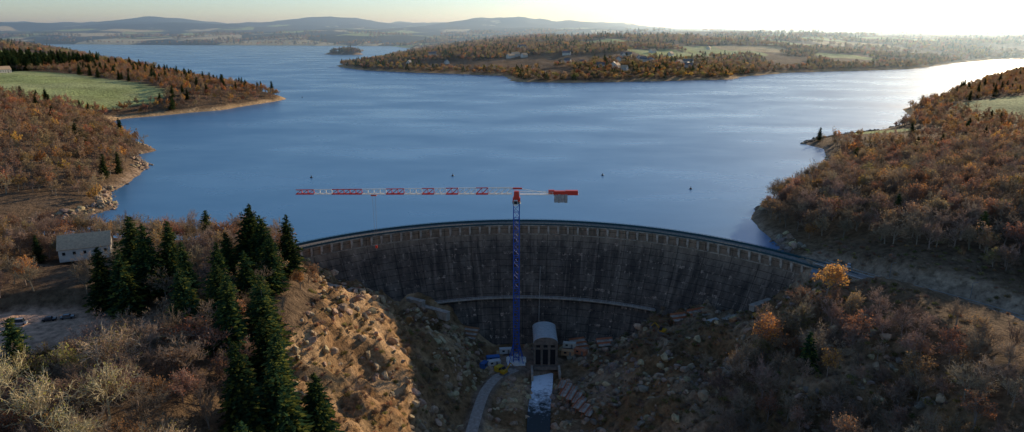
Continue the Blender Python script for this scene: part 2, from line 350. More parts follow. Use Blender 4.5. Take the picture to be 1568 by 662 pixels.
W=(1,1,1,1);K=(0,0,0,1)
base=ramp(NZu(.10,.16,9,.78).outputs[0],.36,.66,(.055,.042,.034,1),(.20,.15,.11,1))
streak=ramp(NZu(.22,.03,4,.6,3).outputs[0],.45,.62,K,(.7,.7,.7,1))
c=mixc(streak,base,(.040,.032,.027,1))
pst=ramp(NZu(.30,.02,5,.7,51).outputs[0],.55,.68,K,(.6,.6,.6,1))
c=mixc(pst,c,(.28,.205,.15,1))
sp=n.new('ShaderNodeSeparateXYZ'); l.new(uv.outputs[0],sp.inputs[0])
nn=NZu(.16,.05,7,.75,9)
ma=n.new('ShaderNodeMath'); ma.operation='MULTIPLY_ADD'; l.new(nn.outputs[0],ma.inputs[0]); ma.inputs[1].default_value=40; l.new(sp.outputs[1],ma.inputs[2])
mr=n.new('ShaderNodeMapRange'); mr.inputs['From Min'].default_value=10; mr.inputs['From Max'].default_value=22; mr.inputs['To Max'].default_value=.8; l.new(ma.outputs[0],mr.inputs[0])
c=mixc(mr.outputs[0],c,(.36,.26,.18,1))
jn=n.new('ShaderNodeMath'); jn.operation='PINGPONG'; l.new(sp.outputs[1],jn.inputs[0]); jn.inputs[1].default_value=1.5
jm=n.new('ShaderNodeMapRange'); jm.inputs['From Min'].default_value=0; jm.inputs['From Max'].default_value=1.2; jm.inputs['To Min'].default_value=.07; jm.inputs['To Max'].default_value=-.05; l.new(jn.outputs[0],jm.inputs[0])
sa=n.new('ShaderNodeMath'); l.new(NZu(.28,.2,8,.8,20).outputs[0],sa.inputs[0]); l.new(jm.outputs[0],sa.inputs[1])
spots=ramp(sa.outputs[0],.59,.65,K,(.85,.85,.85,1))
c=mixc(spots,c,(.54,.38,.27,1))
drip=ramp(NZu(1.1,.11,4,.7,31).outputs[0],.65,.70,K,(.8,.8,.8,1))
c=mixc(drip,c,(.56,.41,.29,1))
def joint(sock,period,wd,am):
    mo=n.new('ShaderNodeMath'); mo.operation='PINGPONG'; l.new(sock,mo.inputs[0]); mo.inputs[1].default_value=period/2
    lt=n.new('ShaderNodeMath'); lt.operation='LESS_THAN'; l.new(mo.outputs[0],lt.inputs[0]); lt.inputs[1].default_value=wd; 
    m2=n.new('ShaderNodeMath'); m2.operation='MULTIPLY'; l.new(lt.outputs[0],m2.inputs[0]); m2.inputs[1].default_value=am; return m2.outputs[0]
c=mixc(joint(sp.outputs[1],3.0,.16,.6),c,(.012,.010,.009,1))
c=mixc(joint(sp.outputs[0],14.0,.25,.5),c,(.012,.010,.009,1))
l.new(c,bs.inputs['Base Color'])
bp=n.new('ShaderNodeBump'); bp.inputs['Strength'].default_value=.8; bp.inputs['Distance'].default_value=.5; l.new(NZu(.5,.5,8,.75,4).outputs[0],bp.inputs['Height']); l.new(bp.outputs[0],bs.inputs['Normal'])
damm=m
def sweep(name,prof,t0,t1,nseg,mt,parent,closed=True,caps=True):
    vs=[];fs=[];uvs=[];np_=len(prof)
    for i in range(nseg+1):
        th=R(t0+(t1-t0)*i/nseg)
        for r_,z_ in prof: vs.append(P(r_,th,z_)); uvs.append((math.degrees(th)*2.67,z_))
    m_=np_ if closed else np_-1
    for i in range(nseg):
        for k in range(m_):
            k2=(k+1)%np_; fs.append((i*np_+k,(i+1)*np_+k,(i+1)*np_+k2,i*np_+k2))
    if caps and closed: fs.append(tuple(range(np_))); fs.append(tuple(reversed(range(nseg*np_,nseg*np_+np_))))
    me=bpy.data.meshes.new(name); me.from_pydata(vs,[],fs); me.materials.append(mt)
    ul=me.uv_layers.new(name='UVMap'); 
    for lp in me.loops: ul.data[lp.index].uv=uvs[lp.vertex_index]
    me.update(); o=link(bpy.data.objects.new(name,me)); o.parent=parent; return o
face=[(150.6-32.5*((-z-3)/47)**1.15,z) for z in range(-3,-59,-3)]
prof=[(156,1.6),(150.6,1.6)]+face+[(156,-58)]
T0,T1=-45.5,63.5
sweep("dam_body",prof,T0,T1,120,damm,dam)
sweep("crest_slab",[(156.6,1.62),(149.4,1.62),(149.4,2.25),(156.6,2.25)],T0,T1,120,concd,dam)
sweep("crest_roadway",[(155.6,2.27),(150.4,2.27)],T0,T1,120,asph,dam,closed=False)
rail=mat("teal_railing_paint",(0.025,0.085,0.10),.55,noise=1,scale=2,col2=(0.018,0.05,0.06))
mb=MB()
nb=150
for i in range(nb+1):
    th=R(T0+(T1-T0)*i/nb)
    for r_ in(149.6,156.4):
        mb.beam(P(r_,th,2.25),P(r_,th,3.6),.14)
        if i<nb:
            t2=R(T0+(T1-T0)*(i+1)/nb)
            for z_ in(2.5,2.9,3.25,3.6): mb.beam(P(r_,th,z_),P(r_,t2,z_),.10)
mb.obj("crest_railing",[rail],dam)
sweep("downstream_kick_plate",[(149.55,2.25),(149.65,2.25),(149.65,3.1),(149.55,3.1)],T0,T1,120,rail,dam)
sweep("upstream_kick_plate",[(156.35,2.25),(156.45,2.25),(156.45,3.2),(156.35,3.2)],T0,T1,120,rail,dam)
mb=MB()
th=T0+1
while th<T1-1:
    t=R(th)
    for (r_,z_,sx_,sy_,sz_) in((149.9,0.2,1.1,1.5,2.8),(150.3,-1.8,.8,1.1,1.4)):
        c_=P(r_,t,z_); mb.box(c_,(sx_,sy_,sz_),0,-t)
    th+=2.0+random.uniform(-.02,.02)
mb.obj("crest_corbels",[conc],dam)
sweep("cornice_band",[(150.9,-3.3),(150.2,-3.3),(150.2,-2.8),(150.9,-2.8)],T0,T1,120,concd,dam)
sweep("inspection_walkway",[(131.5,-31.6),(129.6,-31.6),(129.6,-31.2),(131.5,-31.2)],-20,30,60,conc,dam)
mb=MB()
for i in range(51):
    t=R(-20+i); mb.beam(P(129.7,t,-31.2),P(129.7,t,-30.1),.1)
    if i<50: mb.beam(P(129.7,t,-30.1),P(129.7,t+R(1),-30.1),.12)
mb.obj("walkway_handrail",[mat("galvanised_rail",(.5,.48,.45),.5,.3)],dam)
mb=MB(); 
t=R(3.9)
pts=[P(151-32.5*((-z-3)/47)**1.15-1.0,t,z) for z in range(-18,-46,-3)]
for i in range(len(pts)-1): mb.tube(pts[i],pts[i+1],.16,.16,6)
mb.obj("downpipe",[conc],dam)

# ------------------------------------------------------------------ tower crane
blue=mat("crane_blue_paint",(0.015,0.09,0.42),.5,noise=.1,scale=3,col2=(0.015,0.06,0.30)); red=mat("crane_red_paint",(0.62,0.045,0.025),.45,noise=1,scale=2,col2=(0.5,0.035,0.02)); white=mat("crane_white_paint",(0.8,0.78,0.74),.5,noise=1,scale=2,col2=(.7,.68,.65))
grey=mat("steel_grey",(0.2,0.2,0.2),.5,.4); glass=mat("cab_glass",(0.02,0.03,0.04),.08,0,spec=.8); cbl=mat("counterweight_concrete",(0.4,0.37,0.35),.9,noise=1,scale=1)
cr=new_empty("tower_crane",(2,300,-50))
mb=MB(); Wm=1.3; z=1.5; bay=3.0
top=77.5
cor=[(-Wm,-Wm),(Wm,-Wm),(Wm,Wm),(-Wm,Wm)]
for cx_,cy_ in cor: mb.beam((cx_,cy_,0.5),(cx_,cy_,top),.40)
i=0
while z<top-1:
    z2=min(z+bay,top)
    for k in range(4):
        a_,b_=cor[k],cor[(k+1)%4]
        mb.beam((*a_,z),(*b_,z),.20); 
        if (i+k)%2: mb.beam((*a_,z),(*b_,z2),.18)
        else: mb.beam((*b_,z),(*a_,z2),.18)
    z=z2;i+=1
for cx_,cy_ in cor: mb.beam((cx_*2.6,cy_*2.6,.4),(cx_,cy_,9),.34)
mb.obj("mast",[blue],cr)
mb=MB(); 
for cx_,cy_ in((-3.6,0),(3.6,0),(0,-3.6),(0,3.6)): mb.box((cx_,cy_,.9),(2.2,2.2,1.8),0)
mb.box((0,0,.3),(8.5,8.5,.7),0); mb.obj("base_ballast",[white,grey],cr)
mb=MB()
mb.tube((0,0,77.4),(0,0,78.4),1.9,1.9,16,1); mb.box((0,0,79.3),(3.4,3.0,1.8),0); mb.box((0,0,81.6),(2.6,2.4,3.0),0,top=.8)
mb.box((0.4,0,84.3),(4.2,.7,.7),0); mb.obj("slewing_unit",[red,grey],cr)
mb=MB(); mb.box((-.4,-2.6,78.3),(1.7,1.8,2.3),0); mb.box((-.4,-3.53,78.6),(1.45,.05,1.4),1); mb.box((-1.27,-2.6,78.6),(.05,1.5,1.4),1); mb.obj("operator_cab",[white,glass],cr)
mb=MB(); JL=98.0; nbay=36; hj=2.9; zb=81.8
def jsec(x): 
    f=abs(x)/JL; return (hj*(1-.38*f), .95*(1-.25*f))
for i in range(nbay):
    x0=-2-i*(JL-2)/nbay; x1=-2-(i+1)*(JL-2)/nbay
    h0,w0=jsec(x0);h1,w1=jsec(x1); mt=0 if (i in (4,5,9,10,13,14,18,19,20,25,26,27,28,29) or i>=33) else 1
    A0=(x0,-w0,zb);B0=(x0,w0,zb);T0_=(x0,0,zb+h0);A1=(x1,-w1,zb);B1=(x1,w1,zb);T1_=(x1,0,zb+h1)
    for p,q_,w_ in((A0,A1,.34),(B0,B1,.34),(T0_,T1_,.36),(A0,T0_,.2),(B0,T0_,.2),(T0_,A1,.24),(T0_,B1,.24),(A0,B0,.16),(A0,B1,.16)): mb.beam(p,q_,w_,mt)
mb.obj("jib",[red,white],cr)
mb=MB()
for i in range(9):
    x0=1.5+i*2.9;x1=x0+2.9
    for y_ in(-.8,.8): mb.beam((x0,y_,zb-.2),(x1,y_,zb-.2),.34,0); mb.beam((x0,y_,zb+1.0),(x1,y_,zb+1.0),.14,0); mb.beam((x0,y_,zb-.2),(x0,y_,zb+1),.14,0)
    mb.box(((x0+x1)/2,0,zb-.1),(2.8,1.5,.08),0)
mb.beam((1,0,84.3),(16,0,zb),.24,0); mb.beam((-1,0,84.3),(-12,0,zb+2.6),.2,0)
mb.obj("counter_jib",[white],cr)
mb=MB()
for i in range(4): mb.box((17.5+i*1.5,0,zb-1.9),(1.3,2.3,3.6+.3*(i%2)),0)
mb.box((24.5,0,zb+.6),(5.5,2.2,2.0),1); mb.box((15.5,0,zb+1),(2.6,1.6,1.6),1); mb.box((20,0,zb+.5),(7.0,2.0,1.8),1)
mb.obj("counterweights_and_winch",[cbl,red],cr)
mb=MB(); xt=-63.5; mb.box((xt,0,zb-.55),(2.4,1.9,.5),0)
for dx in(-.7,.7): mb.beam((xt+dx,0,zb-.8),(xt+dx*.5,0,zb-24),.09,1)
mb.box((xt,0,zb-24.6),(.9,.5,1.3),0); mb.tube((xt,0,zb-25.3),(xt,0,zb-26.4),.16,.1,6,1); mb.obj("trolley_and_hook",[red,grey],cr)

# ------------------------------------------------------------------ powerhouse
ph=new_empty("powerhouse_building",(15.5,302,-50))
wallm=mat("powerhouse_wall",(0.22,0.165,0.125),.85,noise=1,scale=.7,col2=(0.12,0.095,0.075)); roofm=mat("zinc_roof",(0.50,0.50,0.48),.5,.1,noise=1,scale=.8,col2=(0.38,0.38,0.37))
dk=mat("dark_opening",(0.01,0.01,0.012),.6)
mb=MB(); mb.box((0,0,6.5),(10,17,13),0)
for x_ in(-5.1,-1.7,1.7,5.1): mb.box((x_,-8.75,6),(.9,1.0,12),0)
mb.box((0,-8.8,12.6),(11.2,1.2,1.0),0); mb.box((0,-9.4,.8),(11,2.2,1.6),0)
for x_ in(-3.4,0,3.4): mb.box((x_,-8.52,5.6),(2.3,.06,7.5),1); mb.box((x_,-8.56,11),(1.8,.06,1.2),1)
for y_ in(-5,0,5):
    for s_ in(-1,1): mb.box((s_*5.02,y_,8),(.06,2.2,4),1)
mb.obj("walls_and_gates",[wallm,dk],ph)
mb=MB(); N=12
for i in range(N):
    a0=math.pi*i/N;a1=math.pi*(i+1)/N
    p=lambda a_,y_:(-5.6*math.cos(a_),y_,13.1+2.7*math.sin(a_))
    mb.face([p(a0,-9.3),p(a0,9),p(a1,9),p(a1,-9.3)][::-1],0); mb.face([(0,-9.3,13.1),p(a0,-9.3),p(a1,-9.3)],1); mb.face([(0,9,13.1),p(a1,9),p(a0,9)],1)
for y_ in np.arange(-9,9,2.2):
    for i in range(N):
        a0=math.pi*i/N;a1=math.pi*(i+1)/N
        mb.beam((-5.65*math.cos(a0),y_,13.12+2.75*math.sin(a0)),(-5.65*math.cos(a1),y_,13.12+2.75*math.sin(a1)),.12,0)
mb.obj("barrel_roof",[roofm,wallm],ph)
mb=MB(); 
for s_ in(-1,1): mb.box((s_*6.3,-13,-.8),(1.0,9,4.4),0)
mb.obj("tailrace_walls",[conc],ph)

# ------------------------------------------------------------------ small structures
def tone(c): return mat("paint_%d"%len(bpy.data.materials),c,.6,noise=1,scale=2,col2=tuple(x*.75 for x in c))
rooftile=mat("roof_tiles",(0.64,0.44,0.27),.85,noise=1,scale=1.2,col2=(0.45,0.30,0.19),bump=.3); slate=mat("slate_roof",(0.2,0.18,0.18),.6,noise=1,scale=1); wallw=mat("rendered_wall",(0.7,0.63,0.54),.9,noise=1,scale=.6,col2=(0.6,0.53,0.45)); stone=mat("stone_wall",(0.3,0.24,0.18),.9,noise=1,scale=1,bump=.3)
wood=mat("timber",(0.12,0.075,0.045),.8,noise=1,scale=2)
def house(name,x,y,z,L_,Wd,Hh,rh,rz,wm,rm):
    e=new_empty(name,(x,y,z),rz); mb=MB(); mb.box((0,0,Hh/2-.5),(L_,Wd,Hh+1),0)
    for s_ in(-1,1): mb.face([(s_*L_/2,-Wd/2,Hh),(s_*L_/2,Wd/2,Hh),(s_*L_/2,0,Hh+rh)],0)
    mb.obj("walls",[wm],e)
    mb=MB(); ov=.5
    for s_ in(-1,1):
        a_=[(-L_/2-ov,s_*(Wd/2+ov),Hh-ov*rh/Wd*2),(L_/2+ov,s_*(Wd/2+ov),Hh-ov*rh/Wd*2),(L_/2+ov,0,Hh+rh+.05),(-L_/2-ov,0,Hh+rh+.05)]
        b_=[(p[0],p[1],p[2]+.22) for p in a_]; mb.face(a_);mb.face(b_)
        for k in range(4): mb.face([a_[k],a_[(k+1)%4],b_[(k+1)%4],b_[k]])
    mb.obj("roof",[rm],e)
    mb=MB(); nw=max(2,int(L_/3.2))
    for i in range(nw):
        xx=-L_/2+L_*(i+.5)/nw
        for s_ in(-1,1):
            mb.box((xx,s_*(Wd/2+.02),Hh*.55),(1.1,.08,1.3),0); mb.box((xx,s_*(Wd/2+.05),Hh*.55-.72),(1.4,.16,.12),1)
    mb.obj("windows",[dk,wm],e)
    mb=MB(); mb.box((L_*.28,-Wd/2-.03,1.05),(1.1,.1,2.1),0); mb.obj("door",[wood],e)
    mb=MB(); mb.box((L_*.3,.8,Hh+rh),(.9,.9,1.8),0); mb.obj("chimney",[stone],e)
    return e
def hz(x,y): return float(height(np.array([float(x)]),np.array([float(y)]))[0])
house("lakeside_house",-183,284,9,19,11,4.6,4.6,R(24),wallw,rooftile)
house("farmhouse",-625,765,hz(-625,765),14,8,5,3.5,R(10),wallw,slate)
house("farmhouse",-850,1075,hz(-850,1075),26,9,6,4.5,R(0),wallw,slate)
house("farmhouse",-800,1110,hz(-800,1110),20,9,6,4.5,R(60),wallw,rooftile)
house("farmhouse",700,905,hz(700,905),20,9,5,3.5,R(-20),wallw,slate)
HP=[]
for i in range(30):
    x_=250+random.uniform(-130,160)+ (i%3)*30; y_=1640+random.uniform(-90,160)
    if i>16: x_=random.uniform(-350,700); y_=random.uniform(1800,2300)
    HP.append((x_,y_))
    house("village_house",x_,y_,hz(x_,y_),random.uniform(14,26),11,6,5,random.uniform(-.8,.8)+(1.2 if i%2 else 0),wallw,random.choice([rooftile,slate,slate]))
def container(name,x,y,z,col,rz=0,L_=6.1):
    e=new_empty(name,(x,y,z),rz); mb=MB(); mt=tone(col); mb.box((0,0,1.3),(L_,2.44,2.5),0)
    k=-L_/2+.3
    while k<L_/2:
        for s_ in(-1,1): mb.box((k,s_*1.25,1.3),(.16,.08,2.2),0)
        k+=.4
    for cx_ in(-1,1):
        for cy_ in(-1,1): mb.box((cx_*L_/2,cy_*1.22,1.3),(.18,.18,2.66),0)
    mb.box((L_*.2,-1.27,1.1),(.9,.07,2.0),1); mb.box((-L_*.2,-1.27,1.6),(1.2,.07,.9),2)
    mb.obj("box",[mt,grey,glass],e); return e
container("site_container",-8.5,296,-49.8,(.6,.58,.54),.3)
container("site_container",-9.0,300.5,-49.8,(.05,.16,.42),.2)
container("site_container",-3,308,-49.5,(.6,.58,.54),.1)
container("site_container",27,306,-49.5,(.6,.32,.16),-.2)
container("site_container",28,309.5,-47.2,(.62,.55,.45),-.2)
container("site_container",33,305,-48.5,(.55,.2,.1),-.5)
container("site_container",-6,290,-49.6,(.62,.40,.04),.8,3.5)
container("site_container",-13,293,-49.3,(.05,.12,.3),1.1,4)
for x_,y_,c_,r_ in((92,294,(.62,.58,.5),.5),(101,289,(.6,.25,.1),.6),(124,274,(.62,.58,.5),.9),(131,283,(.2,.25,.3),1.0)): container("site_container",x_,y_,hz(x_,y_)+.1,c_,r_)
def excavator(x,y,z,rz):
    e=new_empty("excavator",(x,y,z),rz); yl=mat("excavator_yellow",(.62,.33,.02),.5,noise=1,scale=2); mb=MB()
    for s_ in(-1,1): mb.box((0,s_*1.1,.45),(4,.6,.9),1,top=.85)
    mb.box((-.4,0,1.6),(3.2,2.4,1.2),0,top=.92); mb.box((.6,.7,2.4),(1.4,1.0,1.5),2,top=.85)
    mb.beam((1.2,-.3,1.8),(4.2,-.3,4.2),.4,0); mb.beam((4.2,-.3,4.2),(6.0,-.3,2.0),.3,0); mb.box((6.0,-.3,1.4),(1.0,1.2,1.1),1,top=.7)
    mb.obj("body_tracks_boom",[yl,grey,glass],e)
excavator(-3.5,286,-49.3,.9); excavator(70,297,hz(70,297),2.5); excavator(108,283,hz(108,283),.6)
def car(name,x,y,z,rz,col,van=False):
    e=new_empty(name,(x,y,z),rz); mt=mat(name+"_paint",col,.3,.2,spec=.6); mb=MB()
    mb.box((0,0,.62),(4.3,1.75,.62),0,top=.96); mb.box((-.2 if not van else -.4,0,1.2 if not van else 1.5),(2.5 if not van else 3.6,1.6,.6 if not van else 1.2),1,top=.78)
    mb.box((-.2 if not van else -.4,0,1.51 if not van else 2.12),(1.9 if not van else 2.8,1.25,.06),0)
    for a_ in(-1.35,1.35):
        for s_ in(-.82,.82): mb.tube((a_,s_-.11,.33),(a_,s_+.11,.33),.33,.33,12,2)
    mb.obj("body_glass_wheels",[mt,glass,dk],e)
car("parked_car",-160,222,5,.3,(.03,.03,.035)); car("parked_car",-155,224,5,.35,(.12,.13,.14)); car("parked_car",-142,226,5,.1,(.05,.05,.06)); car("parked_car",-137,227,5,.1,(.4,.4,.4)); car("parked_van",-168,219,5,.2,(.5,.5,.5),True)
car("parked_car",146,284,3.1,1.0,(.5,.5,.5))
def formwork(name,x,y,rz,nst,Lh,col):
    e=new_empty(name,(x,y,hz(x,y)+.2),rz); mb=MB(); o_=tone(col)
    for i in range(nst):
        mb.box((0,i*2.6,.4+i*1.0),(Lh,2.3,.35),0); mb.box((0,i*2.6+1.2,.9+i*1.0),(Lh,.15,1.1),1)
        for k in np.linspace(-Lh/2,Lh/2,5): mb.beam((k,i*2.6,-1.8+i*1.0),(k,i*2.6,1.6+i*1.0),.14,1)
        mb.beam((-Lh/2,i*2.6,1.5+i),(Lh/2,i*2.6,1.5+i),.12,1)
    mb.obj("decks_and_shutters",[conc,o_],e)
for a_ in((30,262,1.2,4,9,(.6,.16,.07)),(27,272,1.3,3,7,(.62,.25,.12)),(32,252,1.1,3,7,(.6,.2,.1)),(-22,315,-.3,3,8,(.4,.2,.1)),(34,312,.3,3,8,(.6,.2,.09)),(88,300,.4,2,10,(.6,.18,.08)),(80,303,.3,2,8,(.6,.22,.1)),(46,310,.2,2,8,(.6,.2,.1))): formwork("formwork_scaffold",*a_)
mb=MB()
for (x_,y_,L_,hh,rz) in((-36,316,12,4,-.6),(-42,320,10,4,-.6),(-48,322,10,3.5,-.55),(-86,308,14,3,-.4),(-80,304,12,2.5,-.4),(-94,302,9,2.5,-.4),(112,290,14,2.5,.6),(102,296,12,2.5,.55),(122,280,12,2.5,.7)):
    z_=hz(x_,y_); mb.box((x_,y_,z_),(L_,2.6,hh),0,rz); mb.box((x_,y_,z_+hh/2+.15),(L_+.4,3.0,.25),0,rz)
mb.obj("abutment_retaining_walls",[conc])
def lamp(x,y,z):
    e=new_empty("street_lamp",(x,y,z)); mb=MB(); mb.tube((0,0,0),(0,0,7),.12,.08,8); mb.beam((0,0,7),(1.3,0,7.3),.08); mb.box((1.5,0,7.25),(.8,.3,.15),0); mb.obj("post_and_head",[grey],e)
lamp(-150,236,5);lamp(-186,232,5);lamp(155,268,3.2);lamp(172,243,4)
def buoy(x,y):
    mb=MB(); N=10
    pr=[(0,.9),(.5,.8),(.9,.3),(.7,-.4)]
    for i in range(len(pr)-1): mb.tube((x,y,pr[i+1][1]),(x,y,pr[i][1]),pr[i+1][0],max(pr[i][0],.02),N)
    mb.tube((x,y,.8),(x,y,1.5),.15,.1,6); mb.box((x,y,1.5),(.5,.5,.3),0); mb.obj("marker_buoy",[dk])
for p_ in((-144,487),(-43,493),(66,495),(119,450),(-330,1100)): buoy(*p_)

# ------------------------------------------------------------------ vegetation templates
bark=mat("bark",(0.28,0.215,0.165),.9,noise=1,scale=2,col2=(0.18,0.14,0.11),objrand=.3); barkpale=mat("pale_bark",(0.60,0.46,0.28),.9,noise=1,scale=2,col2=(0.42,0.31,0.19),objrand=.25)
twig=mat("twigs",(0.38,0.275,0.20),.9,objrand=.35,noise=1,scale=.5,col2=(0.25,0.18,0.135),transl=.25); 
rust=mat("rust_leaves",(0.50,0.235,0.10),.8,noise=1,scale=.7,col2=(0.32,0.15,0.07),objrand=.4,transl=.5)
orange=mat("orange_leaves",(0.72,0.38,0.10),.8,noise=1,scale=.7,col2=(0.52,0.26,0.075),objrand=.3,transl=.5)
olive=mat("olive_leaves",(0.38,0.32,0.10),.8,noise=1,scale=.7,col2=(0.24,0.20,0.07),objrand=.35,transl=.5)
brown=mat("brown_leaves",(0.40,0.26,0.155),.85,noise=1,scale=.7,col2=(0.27,0.175,0.105),objrand=.4,transl=.45)
needle=mat("conifer_needles",(0.035,0.07,0.03),.8,noise=1,scale=.6,col2=(0.018,0.04,0.02),objrand=.35,transl=.2)
needle2=mat("conifer_needles_light",(0.16,0.165,0.035),.8,noise=1,scale=.6,col2=(0.085,0.10,0.025),objrand=.3,transl=.3)
def rvec(rng): 
    v=Vector((rng.gauss(0,1),rng.gauss(0,1),rng.gauss(0,1))); return v.normalized()
def leafquad(mb,p,s,rng,m):
    a_=rvec(rng); b_=a_.cross(rvec(rng)).normalized(); p=Vector(p); s2=s*rng.uniform(.5,.9)
    mb.face([p-a_*s*.5,p+b_*s2*.5,p+a_*s*.5,p-b_*s2*.5],m)
def decid(name,seed,h,spread,nleaf,lsize,mats,detail=2,multi=False):
    rng=random.Random(seed); mb=MB(); tips=[]
    def grow(p,d,ln,rad,lev):
        seg=3 if lev==0 else 2; q=p.copy(); dd=d.copy(); pts=[(q.copy(),rad)]
        for s_ in range(seg):
            dd=(dd+rvec(rng)*(.10 if lev==0 else .22)+Vector((0,0,.10 if lev else 0))).normalized()
            nq=q+dd*(ln/seg); r2=rad*(1-.28*(s_+1)/seg*1.6); r2=max(r2,.045)
            mb.tube(q,nq,pts[-1][1],r2,5 if lev==0 else 3,0 if lev<2 else 1); q=nq; pts.append((q.copy(),r2))
        if lev>=3-(detail==1):
            tips.append(q); 
            for k in range(6 if detail==2 else 7):
                t=rvec(rng); t=(dd*.7+t*.9).normalized(); o=p.lerp(q,rng.uniform(.2,1)); ln2=rng.uniform(.7,1.6)*h/14; wv=t.cross(rvec(rng)).normalized()*(.06 if detail==2 else .13)
                mb.face([o-wv,o+wv,o+t*ln2],1); tips.append(o+t*ln2*.8)
            return
        nch=[8,5,4][lev] if detail==2 else [6,4,3][lev]
        for k in range(nch):
            f=rng.uniform(.45,1.0) if lev==0 else rng.uniform(.3,1.0)
            if k==0: f=1
            i=min(int(f*seg),seg-1); o=pts[i][0].lerp(pts[i+1][0],f*seg-i)
            side=rvec(rng); side=(side-dd*side.dot(dd)).normalized()
            an=rng.uniform(.35,.95)*spread if k else .15
            nd=(dd*math.cos(an)+side*math.sin(an)).normalized(); nd.z=max(nd.z,-.1)
            grow(o,nd,ln*rng.uniform(.55,.78),pts[i+1][1]*rng.uniform(.45,.65),lev+1)
    grow(Vector((0,0,-.8)),Vector((0,0,1)),h*.42,.32*h/14,0)
    for k in range(nleaf):
        t=rng.choice(tips); leafquad(mb,t+rvec(rng)*rng.uniform(0,.9)*h/14,lsize*rng.uniform(.6,1.3),rng,2 if rng.random()<.75 else 3)
    return mb.mesh(name,mats)
def conifer(name,seed,h,rad,mats,nl=46,nbr=8,sz=1.0):
    rng=random.Random(seed); mb=MB(); mb.tube((0,0,-1),(0,0,h*.97),.38*h/25,.04,6,0)
    lean=[rng.uniform(.8,1.2) for _ in range(8)]
    for i in range(nl):
        f=(i+rng.random())/nl; z_=h*(.05+.95*f); Rr_=rad*((1-f)**.62)*(1 if f>.12 else .7+f*2.5)*rng.uniform(.72,1.18)+.3
        a0=rng.uniform(0,6.28)
        for k in range(nbr if f<.8 else 6):
            an=a0+k*6.283/nbr+rng.uniform(-.35,.35); rr=Rr_*rng.uniform(.5,1.15)*lean[int(an/6.284*8)%8]; dr=Vector((math.cos(an),math.sin(an),0)); sd=Vector((-dr.y,dr.x,0))
            droop=-.26 if f<.7 else .12
            nc=5 if rr>2 else 3
            for j in range(nc):
                t=(j+.6)/nc; p=Vector((0,0,z_))+dr*rr*t+Vector((0,0,droop*rr*t*t+rng.uniform(-.25,.25))); wd_=sz*(1.2-.65*t)*(.45+rr*.16)*rng.uniform(.6,1.2); ln_=rr/nc*.85
                up=Vector((0,0,rng.uniform(-.45,.1)))*wd_; tw=Vector((0,0,rng.uniform(-.35,.35)))*wd_
                mt=1 if rng.random()<(.95-.4*t) else 2
                mb.face([p-dr*ln_*.6,p+sd*wd_+up+tw,p+dr*ln_*1.2+Vector((0,0,-.15*ln_))],mt); mb.face([p-dr*ln_*.6,p+dr*ln_*1.2+Vector((0,0,-.15*ln_)),p-sd*wd_+up-tw],mt)
                leafquad(mb,p+rvec(rng)*.4,wd_*.9,rng,mt)
    return mb.mesh(name,mats)
def fartree(name,seed,h,rad,n_,sz,mats,con=False):
    rng=random.Random(seed); mb=MB(); mb.tube((0,0,-1),(0,0,h*.7),.3,.1,4,0)
    for k in range(3 if not con else 0):
        mb.tube((0,0,h*.3),(rng.uniform(-1,1)*rad*.6,rng.uniform(-1,1)*rad*.6,h*.75),.15,.05,3,0)
    lobes=[(rvec(rng)*rad*.45,rng.uniform(.4,.7)*rad) for _ in range(7)]
    for k in range(n_):
        if con:
            f=rng.random()**1.3; an=rng.uniform(0,6.28); rr=rad*(1-f)*rng.uniform(.5,1.1); p=Vector((rr*math.cos(an),rr*math.sin(an),h*(.1+.9*f)))
        else:
            c_,r_=rng.choice(lobes); v=rvec(rng)*r_*rng.uniform(.6,1.1); v=c_+v; p=Vector((v.x,v.y,h*.62+v.z*h*.36/rad))
        leafquad(mb,p,sz*rng.uniform(.6,1.3),rng,1 if rng.random()<.7 else 2)
    return mb.mesh(name,mats)
def shrub(name,seed,rad,n_,sz,mats):
    rng=random.Random(seed); mb=MB()
    for k in range(26):
        d=rvec(rng); d.z=abs(d.z)+.3; d.normalize(); mb.tube((0,0,-.3),tuple(d*rad*rng.uniform(.8,1.4)),.05,.02,3,0)
    for k in range(n_):
        v=rvec(rng)*rad*rng.uniform(.35,1.1); v.z=abs(v.z)*.75+.1; leafquad(mb,v,sz*rng.uniform(.6,1.3),rng,1 if rng.random()<.7 else 2)
    return mb.mesh(name,mats)
def rockmesh(name,seed,mt):
    import bmesh
    bm=bmesh.new(); bmesh.ops.create_icosphere(bm,subdivisions=2,radius=1); rng=random.Random(seed)
    planes=[(rvec(rng),rng.uniform(.45,.85)) for _ in range(11)]; st=(rng.uniform(.8,1.5),rng.uniform(.7,1.1),rng.uniform(.5,.9))
    for v in bm.verts:
        for nrm,dd in planes:
            k=v.co.dot(nrm)
            if k>dd: v.co-=nrm*(k-dd)
        v.co*=rng.uniform(.93,1.07); v.co.x*=st[0]; v.co.y*=st[1]; v.co.z*=st[2]
    me=bpy.data.meshes.new(name); bm.to_mesh(me); bm.free(); me.materials.append(mt); return me
rockm=mat("granite_rock",(0.50,0.35,0.215),.9,noise=1,scale=1.5,col2=(0.27,0.18,0.11),bump=.5,objrand=.3)
rockd=mat("dark_granite",(0.32,0.24,0.18),.9,noise=1,scale=1.5,col2=(0.17,0.125,0.095),bump=.5,objrand=.3)
T={}
T['bare']=[decid("bare_oak",11+i,14.5,1.05,60+80*i,.36,[bark,twig,brown,brown]) for i in range(4)]
T['rust']=[decid("rust_oak",31+i,13.5,1.0,1000,.5,[bark,twig,rust,brown]) for i in range(3)]
T['orange']=[decid("orange_beech",41+i,12.5,.95,1500,.5,[bark,twig,orange,rust]) for i in range(2)]
T['brown']=[decid("brown_oak",51+i,14,1.0,700,.48,[bark,twig,brown,rust]) for i in range(3)]
